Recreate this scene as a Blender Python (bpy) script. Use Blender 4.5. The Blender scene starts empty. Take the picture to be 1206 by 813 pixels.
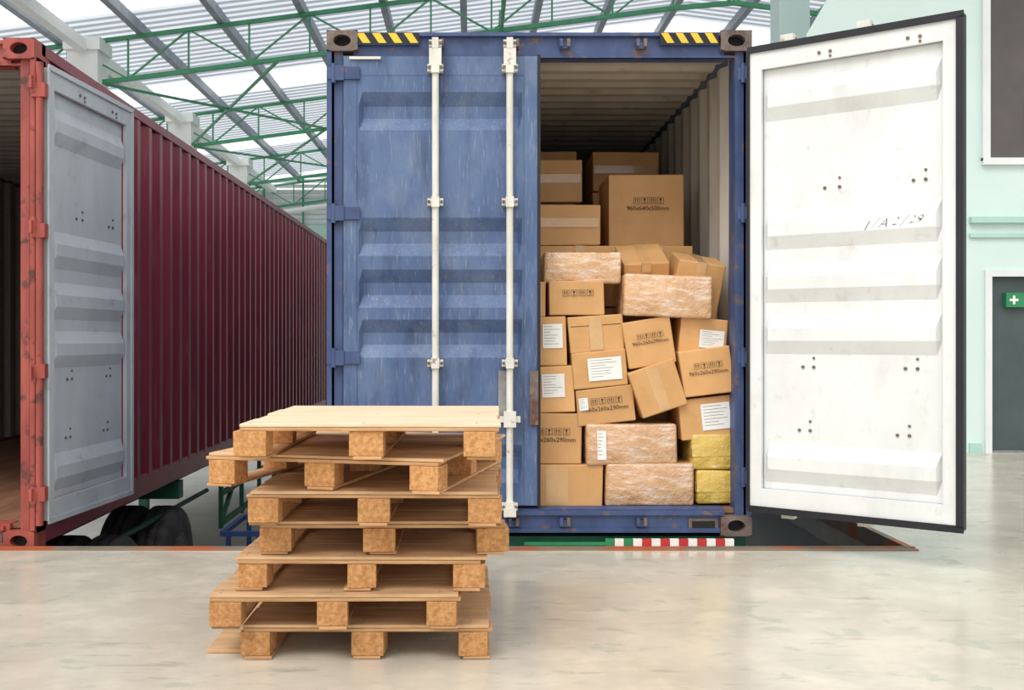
import bpy, math, random
from mathutils import Vector, Matrix, Euler
random.seed(7)
S = bpy.context.scene
COL = S.collection
CAM_H = 1.18

# ------------------------------------------------------------------ materials
def lin(c):
    out = []
    for v in c[:3]:
        v = v/255.0
        out.append(v/12.92 if v <= 0.04045 else ((v+0.055)/1.055)**2.4)
    return (out[0], out[1], out[2], 1.0)

def mat(name, c1, c2=None, scale=4, stretch=(1,1,1), rough=.6, metal=0., bump=0., bscale=None,
        lo=.35, hi=.65, c3=None, s3=12, st3=(1,1,1), lo3=.62, hi3=.7, rand=0., rough2=None, a3=1.0, coat=0.,
        c4=None, s4=3, st4=(1,1,1), lo4=.55, hi4=.75, a4=.6, bdist=.01,
        c5=None, s5=3, st5=(1,1,1), lo5=.55, hi5=.75, a5=.6):
    m = bpy.data.materials.new(name); m.use_nodes = True
    nt = m.node_tree; N = nt.nodes; L = nt.links
    bs = N['Principled BSDF']
    bs.inputs['Roughness'].default_value = rough
    bs.inputs['Metallic'].default_value = metal
    if coat: bs.inputs['Coat Weight'].default_value = coat; bs.inputs['Coat Roughness'].default_value = .1
    tc = N.new('ShaderNodeTexCoord')
    def noise(sc, st, det=6, off=0):
        mp = N.new('ShaderNodeMapping'); mp.inputs['Scale'].default_value = st; mp.inputs['Location'].default_value=(off,off,off)
        L.new(tc.outputs['Object'], mp.inputs['Vector'])
        n = N.new('ShaderNodeTexNoise'); n.inputs['Scale'].default_value = sc
        n.inputs['Detail'].default_value = det; n.inputs['Roughness'].default_value = .62
        L.new(mp.outputs[0], n.inputs['Vector'])
        return n
    def ramp(fac, a, b):
        r = N.new('ShaderNodeMapRange'); r.inputs['From Min'].default_value = a; r.inputs['From Max'].default_value = b
        L.new(fac, r.inputs['Value']); return r.outputs[0]
    def mix(f, a, b):
        x = N.new('ShaderNodeMix'); x.data_type = 'RGBA'
        for sock, v in ((x.inputs[0], f), (x.inputs[6], a), (x.inputs[7], b)):
            if hasattr(v, 'links'): L.new(v, sock)
            else: sock.default_value = v
        return x.outputs[2]
    def mul(f, a):
        mm = N.new('ShaderNodeMath'); mm.operation = 'MULTIPLY'; mm.inputs[1].default_value = a
        L.new(f, mm.inputs[0]); return mm.outputs[0]
    if c2 is None: c2 = tuple(v*.9 for v in c1)
    n1 = noise(scale, stretch)
    f1 = ramp(n1.outputs['Fac'], lo, hi)
    col = mix(f1, lin(c1), lin(c2))
    if c4 is not None:
        n4 = noise(s4, st4, 9, 7.3)
        col = mix(mul(ramp(n4.outputs['Fac'], lo4, hi4), a4), col, lin(c4))
    if c5 is not None:
        n5 = noise(s5, st5, 9, 12.9)
        col = mix(mul(ramp(n5.outputs['Fac'], lo5, hi5), a5), col, lin(c5))
    if c3 is not None:
        n3 = noise(s3, st3, 8, 3.1)
        f3 = ramp(n3.outputs['Fac'], lo3, hi3)
        if a3 < 1: f3 = mul(f3, a3)
        col = mix(f3, col, lin(c3))
        if rough2 is not None:
            r = N.new('ShaderNodeMapRange'); r.inputs['To Min'].default_value = rough; r.inputs['To Max'].default_value = rough2
            L.new(f3, r.inputs['Value']); L.new(r.outputs[0], bs.inputs['Roughness'])
    if rand > 0:
        oi = N.new('ShaderNodeObjectInfo')
        r = N.new('ShaderNodeMapRange'); r.inputs['To Min'].default_value = 1-rand; r.inputs['To Max'].default_value = 1+rand*.6
        L.new(oi.outputs['Random'], r.inputs['Value'])
        hs = N.new('ShaderNodeHueSaturation'); L.new(col, hs.inputs['Color']); L.new(r.outputs[0], hs.inputs['Value'])
        col = hs.outputs[0]
    L.new(col, bs.inputs['Base Color'])
    if bump > 0:
        nb = noise(bscale or scale*4, stretch)
        b = N.new('ShaderNodeBump'); b.inputs['Strength'].default_value = bump; b.inputs['Distance'].default_value = bdist
        L.new(nb.outputs['Fac'], b.inputs['Height']); L.new(b.outputs[0], bs.inputs['Normal'])
    return m

M = {}
M['blue'] = mat('blue_container_paint', (66,88,128), (88,110,146), 2.2, (1.6,1.6,.6), .5, bump=.12, c3=(170,174,178), s3=26, st3=(4,4,.35), lo3=.57, hi3=.8, a3=.65,
                c4=(46,58,88), s4=5, st4=(2.5,2.5,.45), lo4=.5, hi4=.7, a4=.6, c5=(138,150,166), s5=2.4, st5=(1,1,.6), lo5=.5, hi5=.72, a5=.5)
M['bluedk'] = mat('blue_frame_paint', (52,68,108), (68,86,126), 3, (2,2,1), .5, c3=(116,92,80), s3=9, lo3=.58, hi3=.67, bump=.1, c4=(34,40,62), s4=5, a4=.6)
M['maroon'] = mat('maroon_container_paint', (140,50,62), (120,40,54), 2, (1,1,.4), .34, bump=.05, c3=(182,132,132), s3=8, st3=(2,2,.3), lo3=.58, hi3=.85, a3=.45, c4=(84,28,40), s4=4, st4=(1,1,.3), a4=.6)
M['orange'] = mat('red_oxide_post_paint', (170,82,68), (142,62,54), 4, (2,2,.6), .55, bump=.1, c3=(84,48,42), s3=10, lo3=.56, hi3=.66)
M['white'] = mat('white_door_paint', (230,231,229), (219,221,218), 2, (1,1,.5), .5, bump=.04, c3=(168,160,142), s3=7, st3=(2,2,1.4), lo3=.6, hi3=.84, a3=.6,
                 c4=(190,190,186), s4=2.4, st4=(1.4,1.4,.7), a4=.5)
M['gray'] = mat('pale_gray_door_paint', (188,193,197), (172,178,183), 3, (1,1,.5), .5, bump=.04, c3=(128,122,116), s3=6, lo3=.6, hi3=.78, a3=.6)
M['cream'] = mat('cream_rod_paint', (226,223,212), (204,200,188), 8, (1,1,.5), .5, c3=(134,108,82), s3=14, lo3=.62, hi3=.72)
M['inner'] = mat('container_interior_paint', (216,212,202), (198,192,180), 2, (1,1,.5), .5, c3=(134,114,90), s3=4, st3=(2,2,.6), lo3=.58, hi3=.76, a3=.6)
M['innerdk'] = mat('container_interior_gray_paint', (160,156,154), (138,134,130), 2, (1,1,.5), .6)
M['casting'] = mat('worn_casting_steel', (128,112,102), (90,80,78), 10, (1,1,1), .6, .3, bump=.2, c3=(110,64,42), s3=18, lo3=.55, hi3=.65)
M['black'] = mat('black_rubber', (26,26,34), (18,18,26), 5, rough=.6)
M['dark'] = mat('dark_recess', (30,26,26), (20,18,18), 5, rough=.8)
M['steel'] = mat('galvanised_steel', (160,160,158), (126,124,122), 8, rough=.45, metal=.5)
M['yellow'] = mat('hazard_yellow', (238,196,52), (224,180,40), 5, rough=.5)
M['ply'] = mat('container_floor_plywood', (150,106,80), (120,82,62), 4, (4,.4,1), .6)
M['kraft'] = mat('kraft_cardboard', (220,170,112), (206,155,97), 3, (1,1,1), .58, bump=.08, bscale=20, rand=.13, c3=(182,134,84), s3=5, lo3=.56, hi3=.75, a3=.5)
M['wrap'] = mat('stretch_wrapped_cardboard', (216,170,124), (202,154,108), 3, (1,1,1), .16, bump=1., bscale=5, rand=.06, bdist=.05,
                c3=(250,246,240), s3=13, st3=(.5,.5,3.), lo3=.5, hi3=.76, a3=.85, coat=1., c4=(232,204,172), s4=4, lo4=.45, hi4=.7, a4=.6)  # white streaks: whitish film, with its glints put into the colour
M['yelwrap'] = mat('yellow_plastic_wrap', (220,186,88), (202,166,68), 4, (1,1,1), .25, bump=1., bscale=7, bdist=.03, c3=(242,228,172), s3=9, st3=(1,1,3), lo3=.54, hi3=.74, coat=.8)
M['tape'] = mat('packing_tape', (210,168,116), (196,152,100), 6, rough=.16, coat=.6)
M['ink'] = mat('black_print_ink', (72,54,42), (58,44,34), 10, rough=.8)
M['pen'] = mat('marker_pen_ink', (60,60,66), (48,48,54), 10, rough=.8)
M['paper'] = mat('white_paper_label', (238,236,230), (226,224,218), 6, rough=.5)
M['wood'] = mat('pallet_pine', (208,164,116), (184,138,92), 5, (.8,9,9), .75, bump=.35, bscale=14, rand=.14, c3=(128,90,58), s3=5, st3=(.7,6,6), lo3=.53, hi3=.72, a3=.65)
M['plyd'] = mat('pallet_plywood', (214,176,132), (192,150,106), 4, (.7,5,5), .7, bump=.25, rand=.1, c3=(144,106,72), s3=4, st3=(.7,3,3), lo3=.52, hi3=.74, a3=.6, c4=(120,92,66), s4=2.5, lo4=.55, hi4=.75, a4=.5)
M['plytop'] = mat('pallet_top_sheet', (230,206,174), (214,186,150), 4, (.7,5,5), .6, bump=.15, c3=(176,142,106), s3=4, st3=(.7,3,3), lo3=.53, hi3=.75, a3=.55)
M['block'] = mat('pallet_chipboard_block', (210,158,102), (178,124,72), 60, (1,1,1), .9, bump=.5, bscale=90, rand=.14, lo=.38, hi=.62, c3=(128,84,50), s3=10, lo3=.54, hi3=.72, a3=.45)
M['concrete'] = mat('dock_concrete', (200,191,174), (180,172,157), 1.2, (1,1,1), .22, bump=.05, bscale=9, c3=(136,152,134), s3=4.5, st3=(1,1.3,1), lo3=.58, hi3=.64, a3=.4, rough2=.45,
                    c4=(222,211,190), s4=4, st4=(1,1,1), lo4=.48, hi4=.68, a4=.45, c5=(140,130,114), s5=9, st5=(.35,1.6,1), lo5=.58, hi5=.7, a5=.5)
M['ground'] = mat('yard_concrete', (196,192,182), (168,166,158), .8, rough=.6)
M['edge'] = mat('dock_edge_steel', (150,128,104), (116,112,104), 5, (.6,1,1), .6, .3, c3=(172,96,60), s3=3, st3=(.8,1,1), lo3=.5, hi3=.6)
M['mint'] = mat('mint_wall_paint', (214,232,226), (206,226,219), .8, rough=.7)
M['mint2'] = mat('mint_trim_paint', (180,214,204), (170,205,194), 2, rough=.6)
M['whitewall'] = mat('white_wall_sheet', (238,242,242), (222,228,230), 1, rough=.6)
M['green'] = mat('green_truss_paint', (70,150,108), (56,132,94), 3, rough=.5)
M['greendk'] = mat('green_chassis_paint', (34,106,76), (26,80,60), 3, rough=.5, bump=.1, c3=(40,44,40), s3=5, lo3=.55, hi3=.65)
M['purlin'] = mat('gray_purlin_steel', (150,156,166), (128,136,148), 3, rough=.5)
M['colwhite'] = mat('white_column_paint', (240,242,240), (228,232,230), 1, rough=.6)
M['tyre'] = mat('tyre_rubber', (92,86,84), (64,60,60), 8, rough=.85)
M['chassis'] = mat('chassis_black_steel', (54,56,58), (40,42,44), 4, rough=.6)
M['bluebar'] = mat('blue_rail_paint', (58,88,150), (48,76,134), 4, rough=.5)
M['red'] = mat('red_marker', (196,50,44), (180,40,36), 4, rough=.5)
M['greenm'] = mat('green_marker', (40,140,88), (30,116,72), 4, rough=.5)
M['doorgrey'] = mat('dark_green_gray_door', (74,88,88), (62,76,76), 2, rough=.5)
M['glass'] = mat('dark_window_glass', (70,66,64), (92,84,80), .9, rough=.05)
M['frame'] = mat('window_frame_white', (232,234,232), (220,224,222), 2, rough=.5)

def roofmat(name, c, tr):
    m = bpy.data.materials.new(name); m.use_nodes = True
    nt = m.node_tree; N = nt.nodes; L = nt.links
    bs = N['Principled BSDF']; out = N['Material Output']
    tc = N.new('ShaderNodeTexCoord'); n = N.new('ShaderNodeTexNoise'); n.inputs['Scale'].default_value = 1.5
    mp = N.new('ShaderNodeMapping'); mp.inputs['Scale'].default_value = (.5, 2, 1)
    L.new(tc.outputs['Object'], mp.inputs[0]); L.new(mp.outputs[0], n.inputs['Vector'])
    x = N.new('ShaderNodeMix'); x.data_type = 'RGBA'; L.new(n.outputs['Fac'], x.inputs[0])
    x.inputs[6].default_value = lin(c); x.inputs[7].default_value = lin(tuple(v*.92 for v in c))
    L.new(x.outputs[2], bs.inputs['Base Color']); bs.inputs['Roughness'].default_value = .5
    t = N.new('ShaderNodeBsdfTranslucent'); L.new(x.outputs[2], t.inputs['Color'])
    ms = N.new('ShaderNodeMixShader'); ms.inputs[0].default_value = tr
    L.new(bs.outputs[0], ms.inputs[1]); L.new(t.outputs[0], ms.inputs[2]); L.new(ms.outputs[0], out.inputs['Surface'])
    return m
M['roof'] = roofmat('roof_sheet', (226,231,236), .58)
M['roofshade'] = roofmat('roof_rib_painted_shade', (184,191,200), .5)  # darker colour on the sloped rib faces paints in the corrugation shading
M['sky'] = roofmat('roof_skylight_sheet', (252,253,255), .95)

# ------------------------------------------------------------------ mesh builder
class MB:
    def __init__(s): s.v=[]; s.f=[]; s.m=[]; s.sm=[]; s.mats=[]; s.T=Matrix.Identity(4)
    def mi(s, k):
        if k not in s.mats: s.mats.append(k)
        return s.mats.index(k)
    def add(s, vs, fs, k, smooth=False):
        o=len(s.v); s.v += [tuple(s.T @ Vector(p)) for p in vs]
        for f in fs: s.f.append([i+o for i in f]); s.m.append(s.mi(k)); s.sm.append(smooth)
    def box(s, c, d, k, R=None):
        x,y,z=[t/2 for t in d]
        P=[Vector(p) for p in [(-x,-y,-z),(x,-y,-z),(x,y,-z),(-x,y,-z),(-x,-y,z),(x,-y,z),(x,y,z),(-x,y,z)]]
        if R is not None: P=[R @ p for p in P]
        P=[p+Vector(c) for p in P]
        s.add(P,[(0,3,2,1),(4,5,6,7),(0,1,5,4),(1,2,6,5),(2,3,7,6),(3,0,4,7)],k)
    def b(s, x0,x1,y0,y1,z0,z1,k):
        s.box(((x0+x1)/2,(y0+y1)/2,(z0+z1)/2),(abs(x1-x0),abs(y1-y0),abs(z1-z0)),k)
    def cyl(s, p1, p2, r, k, n=12, r2=None):
        p1=Vector(p1); p2=Vector(p2); d=(p2-p1).normalized(); r2=r if r2 is None else r2
        a=d.orthogonal().normalized(); bb=d.cross(a)
        A=[];B=[]
        for i in range(n):
            t=2*math.pi*i/n; o=a*math.cos(t)+bb*math.sin(t); A.append(p1+o*r); B.append(p2+o*r2)
        s.add(A+B,[(i,(i+1)%n,n+(i+1)%n,n+i) for i in range(n)],k,True)
        s.add(A,[tuple(range(n))[::-1]],k); s.add(B,[tuple(range(n))],k)
    def beam(s, p1, p2, w, h, k):
        p1=Vector(p1); p2=Vector(p2); d=(p2-p1); L=d.length; d.normalize()
        up=Vector((0,0,1)) if abs(d.z)<.95 else Vector((0,1,0))
        sx=d.cross(up).normalized(); uz=sx.cross(d)
        R=Matrix((sx,d,uz)).transposed()
        s.box((p1+p2)/2,(w,L,h),k,R)
    def lathe(s, c, axis, prof, k, n=28):
        c=Vector(c); ax=Vector(axis).normalized(); a=ax.orthogonal().normalized(); bb=ax.cross(a)
        V=[]; m=len(prof)
        for i in range(n):
            t=2*math.pi*i/n; o=a*math.cos(t)+bb*math.sin(t)
            for (h,r) in prof: V.append(c+ax*h+o*r)
        F=[]
        for i in range(n):
            j=(i+1)%n
            for q in range(m-1): F.append((i*m+q,j*m+q,j*m+q+1,i*m+q+1))
        s.add(V,F,k,True)
    def text(s, txt, size, Tm, k, shear=0, off=0):
        if not txt: return
        cu=bpy.data.curves.new('t','FONT'); cu.body=txt; cu.size=size; cu.align_x='CENTER'; cu.align_y='CENTER'; cu.resolution_u=2; cu.shear=shear; cu.offset=off
        ob=bpy.data.objects.new('t',cu); COL.objects.link(ob)
        dg=bpy.context.evaluated_depsgraph_get(); dg.update()
        me=bpy.data.meshes.new_from_object(ob.evaluated_get(dg))
        s.add([Tm @ v.co for v in me.vertices],[tuple(p.vertices) for p in me.polygons],k)
        bpy.data.objects.remove(ob); bpy.data.meshes.remove(me); bpy.data.curves.remove(cu)
    def obj(s, name, parent=None, bevel=0, mw=None):
        me=bpy.data.meshes.new(name); me.from_pydata([tuple(v) for v in s.v],[],s.f)
        for k in s.mats: me.materials.append(M[k])
        me.polygons.foreach_set('material_index',s.m); me.polygons.foreach_set('use_smooth',s.sm); me.update()
        ob=bpy.data.objects.new(name,me); COL.objects.link(ob)
        if parent: ob.parent=parent
        if mw is not None: ob.matrix_local=mw
        if bevel:
            md=ob.modifiers.new('bevel','BEVEL'); md.width=bevel; md.segments=2; md.limit_method='ANGLE'; md.angle_limit=math.radians(50)
        return ob

def empty(name, loc=(0,0,0)):
    e=bpy.data.objects.new(name,None); e.empty_display_size=.2; e.location=loc; COL.objects.link(e); return e

FACE = Matrix.Rotation(math.pi/2,4,'X')

# ------------------------------------------------------------------ container parts
PROF=[(0,0),(.07,0),(.138,1),(.208,1),(.278,0)]
def corr(L, depth=.036, pitch=.278):
    pts=[]; n=int(L/pitch)
    sc=L/(n*pitch)
    for i in range(n):
        for (a,d) in PROF[:-1]: pts.append(((i*pitch+a*pitch/.278)*sc, d*depth))
    pts.append((L,0)); return pts

def casting(mb, x0, z0, y0, k='casting', w=.178, h=.118, d=.162):
    cx=x0+w/2; cz=z0+h/2; n=24; O=[];E=[];E2=[]
    for i in range(n):
        t=2*math.pi*i/n; c,s_=math.cos(t),math.sin(t)
        q=max(abs(c)/(w/2),abs(s_)/(h/2)); O.append((cx+c/q,y0,cz+s_/q))
        E.append((cx+c*.05,y0,cz+s_*.034)); E2.append((cx+c*.05,y0+.05,cz+s_*.034))
    mb.add(O+E,[(i,(i+1)%n,n+(i+1)%n,n+i) for i in range(n)],k)
    mb.add(E+E2,[(i,(i+1)%n,n+(i+1)%n,n+i) for i in range(n)],k)
    mb.add(E2,[tuple(range(n))],'dark')
    x1=x0+w;z1=z0+h;y1=y0+d
    V=[(x0,y0,z0),(x1,y0,z0),(x1,y1,z0),(x0,y1,z0),(x0,y0,z1),(x1,y0,z1),(x1,y1,z1),(x0,y1,z1)]
    mb.add(V,[(0,3,2,1),(4,5,6,7),(1,2,6,5),(2,3,7,6),(3,0,4,7)],k)

def container_body(name, parent, x0,y0,z0, kp, kf, kin, kpost, W=2.44,L=12.19,H=2.905, post=.09, hdr=.15, sill=.155):
    mb=MB(); x1=x0+W; y1=y0+L; z1=z0+H
    for xx in (x0, x1-.178):
        for zz in (z0, z1-.118):
            casting(mb, xx, zz, y0-.012, 'casting' if kpost!='orange' else 'orange')
            mb.b(xx,xx+.178,y1-.16,y1+.01,zz,zz+.118,kf)
    for sx,(a,b_) in ((1,(x0,x0+post)),(-1,(x1-post,x1))):
        mb.b(a,b_,y0+.02,y0+.16,z0+.1,z1-.1,kpost)
        o = a if sx>0 else b_
        mb.b(o, o+sx*.028, y0-.004,y0+.02,z0+.118,z1-.118,kpost)
        mb.b(o, o+sx*.04, y0+.02,y0+.2,z0+.118,z1-.118,kp)
    for a in (x0,x1-.08): mb.b(a,a+.08,y1-.14,y1,z0+.1,z1-.1,kf)
    mb.b(x0+.15,x1-.15,y0+.03,y0+.13,z1-hdr,z1-.01,kf)
    mb.b(x0+.15,x1-.15,y0,y0+.06,z1-.03,z1-.01,kf)
    mb.b(x0+post,x1-post,y0+.02,y0+.05,z1-hdr,z1-hdr+.012,kf)
    mb.b(x0+.15,x1-.15,y0+.015,y0+.13,z0+.02,z0+sill,kf)
    mb.b(x0+.178,x1-.178,y0-.005,y0+.02,z0+sill-.035,z0+sill-.01,kf)
    mb.b(x0+.178,x1-.178,y0-.002,y0+.02,z0+.02,z0+.045,kf)
    for fx in (.263,.44,.56,.74):
        for zz in (z0+.085, z1-.075):
            mb.b(x0+W*fx-.03,x0+W*fx-.012,y0-.03,y0+.02,zz-.022,zz+.022,kf)
            mb.b(x0+W*fx+.012,x0+W*fx+.03,y0-.03,y0+.02,zz-.022,zz+.022,'casting')
            mb.b(x0+W*fx-.03,x0+W*fx+.03,y0-.012,y0+.02,zz-.03,zz+.005,kf)
    mb.b(x1-.36,x1-.19,y0+.005,y0+.02,z0+.03,z0+.10,'casting')
    mb.b(x1-.34,x1-.21,y0+.0,y0+.02,z0+.042,z0+.085,'dark')
    for a in (x0,x1-.06):
        mb.b(a,a+.06,y0+.1,y1-.1,z1-.07,z1-.005,kp)
        mb.b(a,a+.05,y0+.1,y1-.1,z0+.02,z0+.18,kp)
    P=corr(L-.3)
    for side in (-1,1):
        for inner in (0,1):
            V=[];F=[]
            for (t,d) in P:
                y=y0+.15+t
                xx=(x1-.006-d-inner*.004) if side>0 else (x0+.006+d+inner*.004)
                V+=[(xx,y,z0+.16),(xx,y,z1-.065)]
            for i in range(len(P)-1): F.append((2*i,2*i+2,2*i+3,2*i+1))
            mb.add(V,F,kin if inner else kp)
    for inner in (0,1):
        V=[];F=[]
        for (t,d) in corr(L-.3,.022,.21):
            zz=z1-.03-d-inner*.005
            V+=[(x0+.05,y0+.15+t,zz),(x1-.05,y0+.15+t,zz)]
        for i in range(len(V)//2-1): F.append((2*i,2*i+1,2*i+3,2*i+2))
        mb.add(V,F,kin if inner else kp)
    mb.b(x0+.05,x1-.05,y1-.05,y1-.02,z0+.15,z1-.05,kin)
    mb.b(x0+.05,x1-.05,y0+.05,y1-.05,z0+.125,z0+.15,'ply')
    for i in range(38):
        yy=y0+.3+i*.31; mb.b(x0+.05,x1-.05,yy,yy+.045,z0+.01,z0+.125,kf)
    return mb.obj(name,parent)

def door(name, parent, w, h, kout, kin, kgask, flip, Mw, grooves, rods, kframe=None, text=None, gout=.018, dep=.042):
    """leaf: local x from hinge to free edge, local -y outside, +y inside (flip swaps)"""
    s_=-1 if flip else 1
    mb=MB(); st=.075; kf=kframe or kout
    def bb(x0,x1,ya,yb,z0,z1,k): mb.b(x0,x1,min(s_*ya,s_*yb),max(s_*ya,s_*yb),z0,z1,k)
    for (a,b_) in ((0,st),(w-st,w)):
        bb(a,b_,0,.024,0,h,kout); bb(a,b_,.024,.05,0,h,kin)
    for (a,b_) in ((0,.11),(h-.11,h)):
        bb(st,w-st,0.004,.024,a,b_,kout); bb(st,w-st,.024,.048,a,b_,kin)
    z0,z1=.11,h-.11; x0,x1=st,w-st
    zs=[(z0,0)]
    for g in sorted(grooves):
        zs+=[(g-.11,0),(g-.035,1),(g+.035,1),(g+.11,0)]
    zs.append((z1,0)); xs=[(x0,0),(x0+.012,0),(x0+.035,1),(x1-.035,1),(x1-.012,0),(x1,0)]
    for lay,(yb,dp,k) in enumerate(((.006,dep,kout),(.014,dep-.002,kin))):
        V=[(x,s_*(yb+dp*kx*kz),z) for (z,kz) in zs for (x,kx) in xs]; n=len(xs); F=[]
        for j in range(len(zs)-1):
            for i in range(n-1): F.append((j*n+i,j*n+i+1,(j+1)*n+i+1,(j+1)*n+i))
        mb.add(V,F,k)
    g=gout
    bb(-.004,w+g,.05,.062,-g,.012,kgask); bb(-.004,w+g,.05,.062,h-.012,h+g,kgask)
    bb(w-.012,w+g,.05,.062,0,h,kgask); bb(-.01,.008,.05,.062,0,h,kgask)
    bb(w,w+g,-.004,.05,-g*.5,h+g*.5,kgask)
    for (zz,x_s) in ((.45,(.28,.34,.80,.86)),(.80,(.30,.36,.84,.90)),(1.78,(.42,.50,.88,.94)),(h-.07,(.40,.46,.86,.92))):
        for xx in x_s:
            if xx<w-.1:
                y=.014 if zz<h-.11 else .048
                mb.cyl((xx,s_*y,zz),(xx,s_*(y+.007),zz),.009,'casting',8)
                if xx in (x_s[1],x_s[3]): mb.cyl((xx,s_*y,zz+.05 if zz<h-.15 else zz-.025),(xx,s_*(y+.007),zz+.05 if zz<h-.15 else zz-.025),.007,'casting',8)
    for rx in rods:
        yr=-.035*s_
        mb.cyl((rx,yr,-.05),(rx,yr,h+.08),.0195,'cream',14)
        for zz in (.0,.82,1.74,h-.08,h+.06):
            bw=.045 if zz<h else .036
            mb.box((rx,yr+.006*s_,zz),(bw*2,.05,.04),'cream')
            mb.box((rx,yr-.018*s_,zz),(bw,.028,.06),'cream')
            for q in (-1,1):
                mb.cyl((rx+q*bw*.8,yr-.03*s_,zz),(rx+q*bw*.8,yr,zz),.009,'casting',8)
        mb.box((rx,yr-.005*s_,h-.02),(.07,.05,.1),'cream')
        mb.box((rx,yr-.01*s_,-.03),(.07,.055,.05),'cream')
    if rods:
        rx=rods[-1]
        mb.box((rx-.10,-.05*s_,.50),(.32,.014,.035),'cream')
        mb.box((rx,-.05*s_,.50),(.07,.035,.09),'cream')
        mb.box((rx-.26,-.02*s_,.50),(.07,.03,.11),'cream')
    for zz in (.16,.85,1.68,h-.1):
        mb.box((.0,-.008*s_,zz),(.19,.016,.07),kf)
        mb.box((-.02,-.016*s_,zz),(.05,.014,.085),kf)
        mb.cyl((-.055,-.008*s_,zz-.055),(-.055,-.008*s_,zz+.055),.016,kf,10)
    if text:
        x=w*.58
        for ch,sz,dz in text:
            T=Matrix.Translation((x,s_*(.014+dep+.0015),1.566+dz)) @ FACE
            mb.text(ch,sz,T,'pen',.55,-.0018); x+=sz*.56
    return mb.obj(name,parent,mw=Mw)

# ------------------------------------------------------------------ blue container
BX0=-.83; BY=6.0; BZ=.05
blue=empty('shipping_container')
container_body('body',blue,BX0,BY,BZ,'blue','bluedk','inner','bluedk')
G=[.26,.98,1.268,1.566,2.29]
door('left_door',blue,1.115,2.585,'blue','white','black',False,Matrix.Translation((BX0+.095,BY+.005,.225)),[g-.02 for g in G],[.53,.955],'bluedk')
ang=math.atan2(-.60,.80)
hand=[('I',.075,-.012),('/',.085,0),('A',.07,-.003),(' ',.04,0),('2',.06,.004),('/',.09,.0),('2',.055,.008),('9',.065,.006)]
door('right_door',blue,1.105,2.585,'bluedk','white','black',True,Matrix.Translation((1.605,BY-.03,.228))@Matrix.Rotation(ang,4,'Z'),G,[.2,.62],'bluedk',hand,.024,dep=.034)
mb=MB()
for (a,b_) in ((.165,.53),(1.915,2.25)):
    mb.b(BX0+a,BX0+b_,BY-.004,BY,BZ+2.905-.075,BZ+2.905-.012,'black')
    n=4; wd=(b_-a)/n
    for i in range(n):
        xa=BX0+a+i*wd+.004; z0=BZ+2.905-.072; z1=BZ+2.905-.015
        mb.add([(xa,BY-.006,z1),(xa+wd*.5,BY-.006,z1),(xa+wd*.92,BY-.006,z0),(xa+wd*.42,BY-.006,z0)],[(0,1,2,3)],'yellow')
    mb.b(BX0+a,BX0+b_,BY-.001,BY+.035,BZ+2.905-.08,BZ+2.905-.01,'bluedk')
mb.b(.155,.235,BY-.012,BY-.0,.72,1.0,'steel')
mb.b(.335,.385,BY-.012,BY+.0,.69,1.0,'casting')
mb.b(-.70,-.52,BY-.008,BY+.004,2.79,2.805,'cream')
mb.obj('decals_and_plates',blue)

# ------------------------------------------------------------------ maroon container
RX0=-4.93; RY=5.96; RZ=-.03
red=empty('shipping_container.001')
container_body('body',red,RX0,RY,RZ,'maroon','orange','innerdk','orange',H=2.93)
ang2=math.atan2(1.15,.10)
door('right_door',red,1.16,2.60,'maroon','gray','gray',True,Matrix.Translation((-2.475,RY+.03,.14))@Matrix.Rotation(ang2,4,'Z'),G,[],'orange',dep=.034)
door('left_door',red,1.16,2.60,'maroon','gray','gray',False,Matrix.Translation((-4.95,RY+.03,.14))@Matrix.Rotation(math.pi-ang2,4,'Z'),G,[.5,.9],'orange')
mb=MB()
mb.cyl((-2.46,RY-.01,.12),(-2.46,RY-.01,2.76),.022,'orange',10)
for z in (.3,1.0,1.8,2.6): mb.b(-2.50,-2.42,RY-.035,RY+.03,z-.04,z+.04,'orange')
mb.obj('hinge_bar',red)

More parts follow.
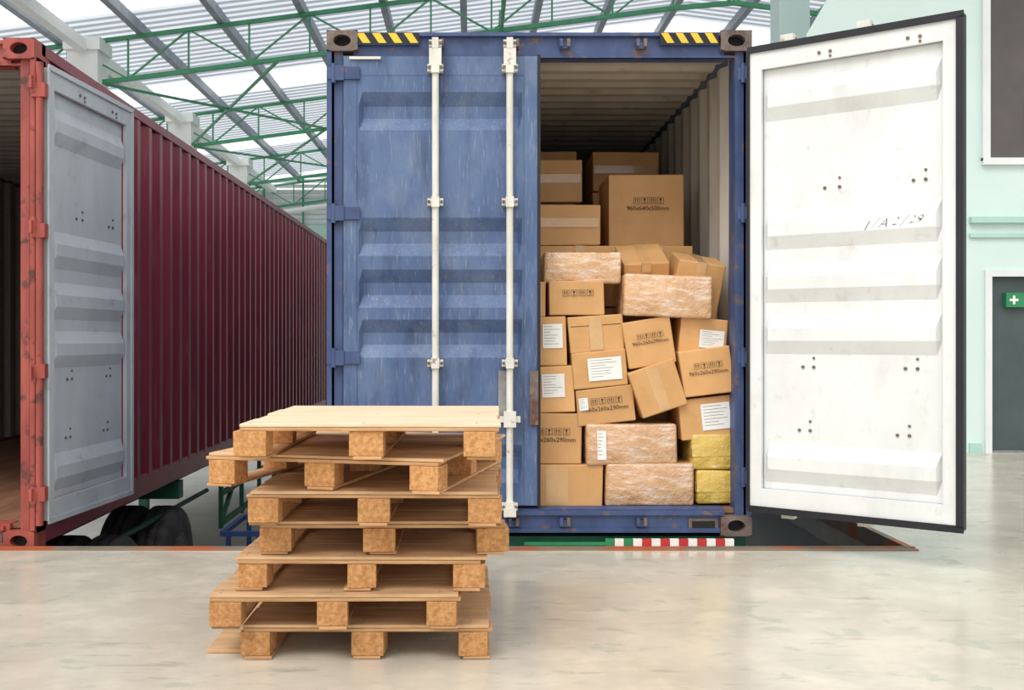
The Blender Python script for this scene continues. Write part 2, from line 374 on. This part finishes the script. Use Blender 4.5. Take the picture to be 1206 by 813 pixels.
# ------------------------------------------------------------------ cartons
import bmesh
def carton(y, cu, cv, wu, hu, roll=0, depth=.4, kind='kraft', marks='', label=None, pitch=0, yaw=0, tape='v', txt='960x260x290mm', metric=None):
    """cu,cv,wu,hu: image pixels; y = depth of the face; metric = (x, z, w, h) in metres"""
    if metric: cx,cz,w,h=metric
    else:
        k=y/1230.0; cx=(cu-555)*k; cz=CAM_H-(cv-400)*k; w=wu*k; h=hu*k  # image pixels projected through the camera onto the plane at depth y
    mb=MB()
    bm=bmesh.new(); bmesh.ops.create_cube(bm,size=1)
    for v in bm.verts: v.co.x*=w; v.co.y*=depth; v.co.z*=h
    rn=random.Random(int(cu*31+cv))
    for v in bm.verts: v.co+=Vector((rn.uniform(-1,1),rn.uniform(-1,1),rn.uniform(-1,1)))*.004
    bmesh.ops.bevel(bm,geom=bm.edges[:],offset=.007 if kind=='kraft' else .016,segments=2,profile=.5,affect='EDGES')
    bm.verts.ensure_lookup_table()
    mb.add([v.co.copy() for v in bm.verts],[tuple(q.index for q in f.verts) for f in bm.faces],kind,kind!='kraft'); bm.free()
    f=-depth/2-.0045
    tw=.055
    if tape=='v':
        mb.b(-tw/2,tw/2,-depth/2-.0055,depth/2+.003,h/2,h/2+.0045,'tape')
        mb.b(-tw/2,tw/2,f,f+.002,h/2-.09,h/2+.004,'tape')
        mb.b(-tw/2,tw/2,f,f+.002,-h/2,-h/2+.07,'tape')
    if tape=='h':
        mb.b(-w/2-.004,w/2+.004,f,f+.002,-tw/2,tw/2,kind)
        mb.b(-w/2-.0055,-w/2,f,f+.2,-tw/2,tw/2,kind)
    if tape=='seam':
        mb.b(-w/2+.01,w/2-.01,f+.001,f+.003,h*.06-.0015,h*.06+.0015,'ink')
        mb.b(-w/2+.01,w/2-.01,f,f+.002,h*.06-.03,h*.06+.03,'tape')
    if tape=='flap':
        mb.b(-w/2+.012,w/2-.012,f+.002,f+.0035,h*.22,h*.22+.003,'ink')
        mb.b(-w*.12,w*.12,f+.001,f+.003,-h/2+.01,h/2-.01,'tape')
    if marks:
        n=4; s_=min(w*.115,.042); x0=-n*s_*1.25/2+s_*.6+w*.03; zc=h*.14
        yy=f-.0008
        for i in range(n):
            cx_=x0+i*s_*1.25
            for (a,b_,c_,d_) in ((-.5,.5,.5-.05,.5),(-.5,.5,-.5,-.5+.05),(-.5,-.5+.05,-.5,.5),(.5-.05,.5,-.5,.5)):
                mb.b(cx_+a*s_,cx_+b_*s_,yy,yy+.0006,zc+c_*s_,zc+d_*s_,'ink')
            if i%2==0:
                for q in (-.18,.18):
                    mb.b(cx_+(q-.04)*s_,cx_+(q+.04)*s_,yy,yy+.0006,zc-.3*s_,zc+.15*s_,'ink')
                    mb.add([(cx_+(q-.13)*s_,yy,zc+.12*s_),(cx_+(q+.13)*s_,yy,zc+.12*s_),(cx_+q*s_,yy,zc+.34*s_)],[(0,1,2)],'ink')
            else:
                mb.add([(cx_-.24*s_,yy,zc+.3*s_),(cx_+.24*s_,yy,zc+.3*s_),(cx_+.04*s_,yy,zc-.02*s_),(cx_-.04*s_,yy,zc-.02*s_)],[(3,2,1,0)],'ink')
                mb.b(cx_-.03*s_,cx_+.03*s_,yy,yy+.0006,zc-.25*s_,zc,'ink')
                mb.b(cx_-.18*s_,cx_+.18*s_,yy,yy+.0006,zc-.32*s_,zc-.25*s_,'ink')
        mb.text(txt,min(.040,w*.108),Matrix.Translation((w*.02,yy,zc-s_*1.2))@FACE,'ink')
    if label:
        lx,lz,lw,lh=label; lx*=w; lz*=h; lw*=w; lh*=h; yy=f-.0012
        mb.b(lx-lw/2,lx+lw/2,yy,yy+.001,lz-lh/2,lz+lh/2,'paper')
        rr=random.Random(int(cu))
        for i in range(7):
            z=lz+lh*(.40-.12*i); e=rr.uniform(.3,.85)
            mb.b(lx-lw*.42,lx-lw*.42+lw*e,yy-.0006,yy,z-lh*.007,z+lh*.007,'ink')
    R=Euler((math.radians(pitch),math.radians(-roll),math.radians(yaw))).to_matrix().to_4x4()
    return mb.obj('cardboard_box',mw=Matrix.Translation((cx,y+depth/2,cz))@R)

A=carton
A(6.14,656,573,108,51,0,.42,tape='flap')
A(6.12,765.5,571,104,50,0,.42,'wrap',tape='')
A(6.13,848,574,55,40,0,.4,'yelwrap',tape='h')
A(6.13,845,532,61,43,1,.4,'yelwrap',tape='h')
A(6.15,650,517,70,60,0,.4,marks='1',tape='')
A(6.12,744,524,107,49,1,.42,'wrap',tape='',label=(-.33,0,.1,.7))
A(6.14,835,492,68,47,6,.36,tape='',label=(.12,.02,.5,.66))
A(6.15,644,459,64,55,2,.4,tape='',label=(.12,.08,.42,.5))
A(6.14,713,478,67,43,6,.4,marks='1',tape='',label=(-.38,.1,.16,.34))
A(6.10,775,458,56,57,19,.34,tape='flap')
A(6.11,833,438,61,55,7,.36,marks='1',tape='')
A(6.15,636,402,62,57,1,.4,tape='',label=(.24,.1,.38,.5))
A(6.14,706,435,64,43,5,.4,tape='',label=(.1,.0,.62,.62))
A(6.13,765,403,57,55,9,.36,marks='1',tape='')
A(6.17,828,399,56,48,-5,.36,tape='',label=(.18,.0,.52,.44))
A(6.15,702,393,64,43,4,.4,tape='flap')
A(6.15,679,351,66,41,1,.4,marks='1',tape='',txt='')
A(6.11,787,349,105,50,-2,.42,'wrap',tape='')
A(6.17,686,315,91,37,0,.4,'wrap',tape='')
A(6.17,628,353,30,42,0,.4)
A(6.24,761,308,54,24,4,.34,tape='v',pitch=24)
A(6.22,822,336,56,68,-9,.30,tape='v',pitch=14)
for i,(xc,w) in enumerate(((-.42,.5),(.13,.54),(.69,.54),(1.2,.44))):
    for j in range(4):
        A(6.66+.02*(i%2),500+i*37,100+j*91,0,0,0,.5,metric=(xc,.2+.395*j+.197,w,.385),tape='v')
A(6.9,761,249,90,88,0,.5,marks='1',tape='',txt='960x640x500mm',metric=(1.157,2.029,.50,.485))
A(6.72,760,249,90,88,0,.5,tape='seam',metric=(.55,1.917,.56,.26))
A(6.74,762,249,90,88,0,.5,'wrap',tape='',metric=(-.1,1.86,.62,.14))
A(7.25,662,239,60,12,0,.5,'wrap',tape='',metric=(.45,2.085,.56,.07))
A(7.25,660,215,60,12,0,.5,tape='seam',metric=(.48,2.28,.58,.29))
A(7.25,661,215,60,12,0,.5,tape='seam',metric=(-.2,2.12,.6,.5))
A(7.9,661,215,60,12,0,.6,tape='seam',metric=(1.17,2.45,.5,.3))
A(7.9,663,215,60,12,0,.6,tape='v',metric=(1.17,2.04,.5,.5))
A(7.9,664,215,60,12,0,.6,tape='v',metric=(.5,2.2,.6,.8))
for xc in (-.4,.25,.9):
    for j in range(3):
        A(7.25,500+xc*10,300+j*40,0,0,0,1.2,metric=(xc,.2+.53*j+.262,.6,.515),tape='')

# ------------------------------------------------------------------ pallets
HP=.1265
def pallet(xc, yf, z, rot=0, w=.91, d=1.02, top='plyd'):
    mb=MB(); R=lambda a: random.uniform(-a,a)
    for x in (-w/2+.055,0,w/2-.055):
        mb.box((x+R(.006),R(.008),.006),(.10,d+R(.012),.011),'wood')
        for y in (-d/2+.057,0,d/2-.057):
            mb.box((x+R(.014),y+R(.008),.0555),(.112+R(.008),.108,.087),'block',Matrix.Rotation(R(.07),3,'Z'))
    for y in (-d/2+.06,0,d/2-.06): mb.box((R(.008),y+R(.006),.106),(w+R(.012),.115,.012),'wood')
    n=4; bw=d/n
    for i in range(n):
        y=-d/2+bw*(i+.5); mb.box((R(.010),y,.1190),(w+R(.018),bw-.009,.011),top,Matrix.Rotation(R(.005),3,'Z'))
    for x in (-w/2+.055,0,w/2-.055):
        for y in (-d/2+.04,-d/2+.075,0):
            mb.cyl((x-.02,y,.1243),(x-.02,y,.1251),.004,'casting',6)
    r=math.radians(rot)
    c=Vector((xc,yf,z))+Matrix.Rotation(r,3,'Z')@Vector((0,d/2,0))
    return mb.obj('wooden_pallet',mw=Matrix.Translation(c)@Matrix.Rotation(r,4,'Z'),bevel=.0025)
for i,(x,y,r) in enumerate(((-.382,3.85,0),(-.497,3.79,.8),(-.415,3.84,-.6),(-.333,3.87,.5),(-.355,3.76,-1.0),(-.545,3.78,-14),(-.362,3.64,-1.2))):
    pallet(x,y,.001+HP*i,r,top='plytop' if i==6 else 'plyd')
mb=MB(); mb.box((0,0,.007),(.14,.95,.014),'plyd'); mb.obj('loose_plank',mw=Matrix.Translation((-.925,4.40,.001)),bevel=.002)

# ------------------------------------------------------------------ room / yard
mb=MB(); mb.b(-16,16,-8,5.88,-.25,0,'concrete'); mb.b(2.5,16,5.88,24,-.25,0,'concrete')
mb.b(-16,16,5.6,5.8,-1.35,-.25,'ground'); mb.b(2.55,2.8,5.8,24,-1.35,-.25,'ground')
mb.obj('floor')
mb=MB(); mb.b(-40,40,-8,60,-1.4,-1.35,'ground'); mb.obj('ground')
mb=MB(); mb.b(-16,2.5,5.83,5.895,-.1,.006,'edge'); mb.b(-16,2.5,5.88,5.90,-.12,.012,'edge'); mb.b(2.46,2.5,5.9,24,-.1,.006,'edge'); mb.obj('trim_1')
mb=MB()
for i in range(14):
    k=('red','paper')[i%2] if i>3 else ('greenm','paper')[i%2]
    mb.b(.76+i*.052,.76+i*.052+.050,5.905,5.93,.0,.05,k)
mb.b(.30,.76,5.905,5.93,.015,.03,'greenm'); mb.b(.76,1.49,5.9,5.935,-.008,.0,'steel'); mb.b(-1.2,1.5,5.905,5.94,-.06,-.02,'greenm')
mb.obj('dock_marker_strip')

def chassis(name,xc,y0,zt,axles,col='greendk'):
    mb=MB()
    for sx in (-.45,.45): mb.b(xc+sx-.07,xc+sx+.07,y0+.1,y0+12.1,zt-.32,zt-.02,col)
    for y in (0.05,3.0,6.0,9.0,12.0):
        mb.b(xc-1.2,xc+1.2,y0+y,y0+y+.14,zt-.16,zt-.01,col)
    mb.b(xc-1.2,xc+1.2,y0-.02,y0+.08,zt-.7,zt-.58,col)
    for sx in (-.8,.8): mb.b(xc+sx-.04,xc+sx+.04,y0-.0,y0+.06,zt-.7,zt-.1,col)
    for sx in (-1.18,1.18):
        for z in (zt-.35,zt-.65):
            mb.beam((xc+sx,y0+4.6,z),(xc+sx,y0+8.4,z),.04,.05,col)
        for q in range(5):
            mb.beam((xc+sx,y0+4.6+q*.95,zt-.7),(xc+sx,y0+4.6+q*.95,zt-.1),.04,.05,col)
        mb.beam((xc+sx,y0+4.6,zt-.65),(xc+sx,y0+5.5,zt-.1),.04,.04,col)
        mb.box((xc+sx*.8,y0+8.9,zt-.7),(.12,.12,1.2),col)
        mb.cyl((xc+sx*.9,y0+.3,zt-.28),(xc+sx*.9,y0+4.5,zt-.30),.022,col,8)
        mb.beam((xc+sx*.95,y0+.25,zt-.05),(xc+sx*.95,y0+.6,zt-.55),.05,.05,col)
    for ay in axles:
        zc=-1.35+.54
        mb.cyl((xc-1.15,y0+ay,zc),(xc+1.15,y0+ay,zc),.07,'chassis',12)
        for sx in (-1,1):
            for off in (.72,1.03):
                c=(xc+sx*off,y0+ay,zc); ax=(sx,0,0)
                mb.lathe(c,ax,[(-.13,.28),(-.135,.44),(-.12,.51),(-.09,.535),(-.05,.537),(-.045,.525),(-.03,.525),(-.025,.538),(.025,.538),(.03,.525),(.045,.525),(.05,.537),(.09,.535),(.12,.51),(.135,.44),(.13,.30),(.13,.28)],'tyre',36)
                mb.lathe(c,ax,[(.135,.30),(.12,.28),(.02,.25),(.0,.16),(.05,.13),(.09,.11),(.09,.0)],'steel',24)
            for q in range(8):
                t=q*math.pi/4; mb.cyl((xc+sx*1.03,y0+ay+.2*math.cos(t),zc+.2*math.sin(t)),(xc+sx*1.07,y0+ay+.2*math.cos(t),zc+.2*math.sin(t)),.015,'casting',6)
    return mb.obj(name)
chassis('trailer_chassis',RX0+1.22,RY,RZ,(1.75,3.15))
chassis('trailer_chassis',BX0+1.22,BY,BZ,(2.0,3.4))
mb=MB()
for y in (8.6,9.4):
    for x in (-2.0,-1.75,-1.5): mb.cyl((x,y,-1.35),(x,y,-.42),.022,'bluebar',8)
    mb.beam((-2.05,y,-.42),(-1.45,y,-.42),.04,.04,'bluebar'); mb.beam((-2.05,y,-.8),(-1.45,y,-.8),.04,.04,'bluebar')
for x in (-2.05,-1.45): mb.beam((x,8.6,-.42),(x,9.4,-.42),.04,.04,'bluebar'); mb.beam((x,8.6,-.8),(x,9.4,-.8),.04,.04,'bluebar')
mb.obj('blue_guard_rail')

# ------------------------------------------------------------------ hall roof
Z0=CAM_H+7.0
def rz(x): return Z0+.13*x if x<5 else Z0+.65-.13*(x-5)
mb=MB()
ys=[];y=8.0;pitch=.30
while y<40.5:
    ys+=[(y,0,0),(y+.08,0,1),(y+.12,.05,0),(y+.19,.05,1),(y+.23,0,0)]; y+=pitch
xs=[-20,-14,-7.6,0,5,12,22]
V=[];F1=[];F2=[];F3=[]
for (yy,d,_) in ys:
    for x in xs: V.append((x,yy,rz(x)+.12+d))
n=len(xs)
for j in range(len(ys)-1):
    ph=(ys[j][0]-8)%7.0
    for i in range(n-1):
        f=(j*n+i,j*n+i+1,(j+1)*n+i+1,(j+1)*n+i)
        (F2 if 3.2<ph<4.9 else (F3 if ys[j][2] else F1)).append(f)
mb.add(V,F1,'roof'); mb.add(V,F2,'sky'); mb.add(V,F3,'roofshade'); mb.obj('ceiling')
mb=MB(); x=-1.76+1.6*14
while x>-20:
    z=rz(x)+.02; mb.b(x-.07,x+.07,8,40.3,z-.11,z+.09,'purlin'); x-=1.6
mb.obj('roof_purlins')
def truss(y):
    mb=MB(); hd=.95; X=[-20+1.2*i for i in range(36)]; X=[x for x in X if x<=22]
    for i in range(len(X)-1):
        a,b_=X[i],X[i+1]
        pa,pb=(a,y,rz(a)-.13),(b_,y,rz(b_)-.13); qa,qb=(a,y,rz(a)-hd),(b_,y,rz(b_)-hd)
        mb.beam(pa,pb,.075,.075,'green'); mb.beam(qa,qb,.085,.085,'green')
        mb.beam(qa,pa,.035,.035,'green')
        mb.beam(qa,pb,.035,.035,'green') if i%2 else mb.beam(pa,qb,.035,.035,'green')
    return mb.obj('roof_truss')
for y in (13.8,20.7,27.5,34.3,40.0): truss(y)
mb=MB()
for x in (0.6,):
    y=13.8
    while y<40:
        z=rz(x)-.95; mb.beam((x,y,z),(x,y+1.15,z+.75),.04,.04,'green'); mb.beam((x,y+1.15,z+.75),(x,y+2.3,z),.04,.04,'green'); y+=2.3
    mb.beam((x,13.8,rz(x)-.95),(x,40,rz(x)-.95),.06,.06,'green')
for (ya,yb) in ((20.7,27.5),(27.5,34.3)):
    mb.beam((-7.4,ya,rz(-7.4)-.95),(-3.8,yb,rz(-3.8)-.95),.05,.05,'green'); mb.beam((-3.8,ya,rz(-3.8)-.95),(-7.4,yb,rz(-7.4)-.95),.05,.05,'green')
mb.obj('roof_bracing')
for y in (13.8,20.7,27.5,34.3):
    mb=MB(); mb.b(-7.9,-7.3,y-.3,y+.3,-1.35,rz(-7.6)-.1,'colwhite'); mb.b(-7.96,-7.24,y-.36,y+.36,-1.35,-.9,'colwhite'); mb.b(-7.96,-7.24,y-.36,y+.36,rz(-7.6)-.35,rz(-7.6)-.1,'colwhite'); mb.obj('concrete_column')
mb=MB(); mb.b(-7.7,-7.5,8,40.2,rz(-7.6)-.38,rz(-7.6)-.16,'colwhite'); mb.obj('eave_beam')
mb=MB(); mb.cyl((-7,38,5.8),(5,36,7.2),.09,'colwhite',10); mb.obj('overhead_pipe')
mb=MB(); mb.b(-22,22,40.4,40.6,-1.35,rz(-22)+1.6,'whitewall')
mb.b(-22,22,40.25,40.4,4.9,5.6,'mint2')
for i in range(12):
    z=5.7+i*.2; mb.box((0,40.34,z),(44,.02,.15),'whitewall',Matrix.Rotation(math.radians(30),3,'X'))
x=-20
while x<20: mb.b(x,x+.06,40.15,40.25,5.5,8.8,'green'); x+=1.5
mb.obj('wall_back')

# ------------------------------------------------------------------ office building on the right
WY=10.9; K=WY/1230
def px(u): return (u-555)*K
def pz(v): return CAM_H-(v-400)*K
mb=MB()
wx0=px(1160); wz0=pz(190); wz1=pz(-40); dx0=px(1167); dx1=dx0+1.0; dz1=pz(326)
mb.b(px(975),wx0,WY,WY+.2,0,pz(10),'mint')
mb.b(wx0,16,WY,WY+.2,dz1,wz0,'mint')
mb.b(wx0,dx0,WY,WY+.2,0,dz1,'mint')
mb.b(dx1,16,WY,WY+.2,0,dz1,'mint')
mb.b(wx0,16,WY,WY+.2,wz1,wz1+2,'mint')
mb.b(wx0+3.6,16,WY,WY+.2,wz0,wz1,'mint')
zt=wz1+2
mb.add([(px(950),WY,pz(50)),(px(975),WY,pz(50)),(px(975),WY,pz(10)),(px(1060),WY,pz(-45)),(px(1000),WY,pz(-45)),(px(950),WY,pz(40))],[(0,1,2,3,4,5)],'mint')
mb.add([(px(975),WY,pz(10)),(wx0,WY,pz(10)),(wx0,WY,zt),(px(1060),WY,zt),(px(1060),WY,pz(-45))],[(0,1,2,3,4)],'mint')
mb.b(px(975),px(975)+.2,WY+.2,24,-.25,CAM_H+2.6,'mint')
mb.obj('wall_right')
mb=MB()
mb.b(px(1141),16,WY-.06,WY,pz(263),pz(256),'mint2'); mb.b(px(1141),16,WY-.03,WY,pz(280),pz(275),'mint2')
mb.obj('trim_2')
mb=MB(); mb.b(px(1141),dx0-.1,WY-.02,WY,0,.1,'mint2'); mb.b(dx1+.1,16,WY-.02,WY,0,.1,'mint2'); mb.obj('baseboard_right')
mb=MB()
for (a,b_) in ((wx0-.04,wx0+.04),(wx0+1.2,wx0+1.26),(wx0+2.4,wx0+2.46),(wx0+3.56,wx0+3.64)): mb.b(a,b_,WY-.04,WY+.06,wz0,wz1,'frame')
mb.b(wx0-.04,wx0+3.64,WY-.05,WY+.06,wz0-.04,wz0+.03,'frame'); mb.b(wx0,wx0+3.6,WY+.04,WY+.06,wz0,wz1,'glass')
mb.obj('window_1')
mb=MB()
mb.b(dx0-.07,dx0,WY-.03,WY+.1,0,dz1+.07,'frame'); mb.b(dx1,dx1+.07,WY-.03,WY+.1,0,dz1+.07,'frame'); mb.b(dx0,dx1,WY-.03,WY+.1,dz1,dz1+.07,'frame')
mb.b(dx0,dx1,WY+.05,WY+.09,0.02,dz1,'doorgrey'); mb.b(dx0,dx1,WY-.03,WY+.12,0,.02,'steel')
mb.b(dx1-.12,dx1-.06,WY+.0,WY+.05,.95,1.1,'steel')
mb.obj('door_1')
mb=MB()
mb.b(px(1184),px(1222),WY-.02,WY+.05,pz(362),pz(345),'greenm')
cx,cz=px(1193),pz(353.5); mb.b(cx-.045,cx+.045,WY-.024,WY-.02,cz-.012,cz+.012,'paper'); mb.b(cx-.012,cx+.012,WY-.025,WY-.02,cz-.045,cz+.045,'paper')
cx=px(1211); mb.b(cx-.05,cx+.05,WY-.024,WY-.02,cz-.04,cz+.04,'paper')
mb.obj('exit_sign')
mb=MB(); cx=px(935)*1.25; mb.b(cx-.2,cx+.2,13.6,14.0,-1.35,rz(4)-.9,'mint'); mb.b(cx-.25,cx+.25,13.55,14.05,rz(4)-1.3,rz(4)-1.1,'mint2'); mb.obj('mint_column')

# ------------------------------------------------------------------ light, camera
w=bpy.data.worlds.new('World'); S.world=w; w.use_nodes=True
nt=w.node_tree; bg=nt.nodes['Background']
tc=nt.nodes.new('ShaderNodeTexCoord'); sp=nt.nodes.new('ShaderNodeSeparateXYZ'); nt.links.new(tc.outputs['Generated'],sp.inputs[0])
cr=nt.nodes.new('ShaderNodeValToRGB'); mr=nt.nodes.new('ShaderNodeMapRange'); mr.inputs['From Min'].default_value=-1
nt.links.new(sp.outputs['Z'],mr.inputs['Value']); nt.links.new(mr.outputs[0],cr.inputs[0])
cr.color_ramp.elements[0].color=(.5,.48,.45,1); cr.color_ramp.elements[0].position=.45
cr.color_ramp.elements[1].color=(.98,.99,1,1); cr.color_ramp.elements[1].position=.75
e=cr.color_ramp.elements.new(.55); e.color=(.89,.89,.89,1)
nt.links.new(cr.outputs[0],bg.inputs['Color']); bg.inputs['Strength'].default_value=1.48
sun=bpy.data.lights.new('sun','SUN'); sun.energy=1.8; sun.angle=math.radians(32); sun.color=(1,.98,.95)
so=bpy.data.objects.new('sun',sun); COL.objects.link(so)
d=Vector((.45,.62,-1.0)); so.rotation_euler=d.to_track_quat('-Z','Y').to_euler(); so.location=(-4,-4,7)
cam=bpy.data.cameras.new('camera'); cam.lens=36*1230/1206; cam.sensor_width=36; cam.shift_x=48/1206; cam.shift_y=-6.5/1206
co=bpy.data.objects.new('camera',cam); COL.objects.link(co); co.location=(0,0,CAM_H); co.rotation_euler=(math.pi/2,0,0)
S.camera=co
S.view_settings.view_transform='Standard'
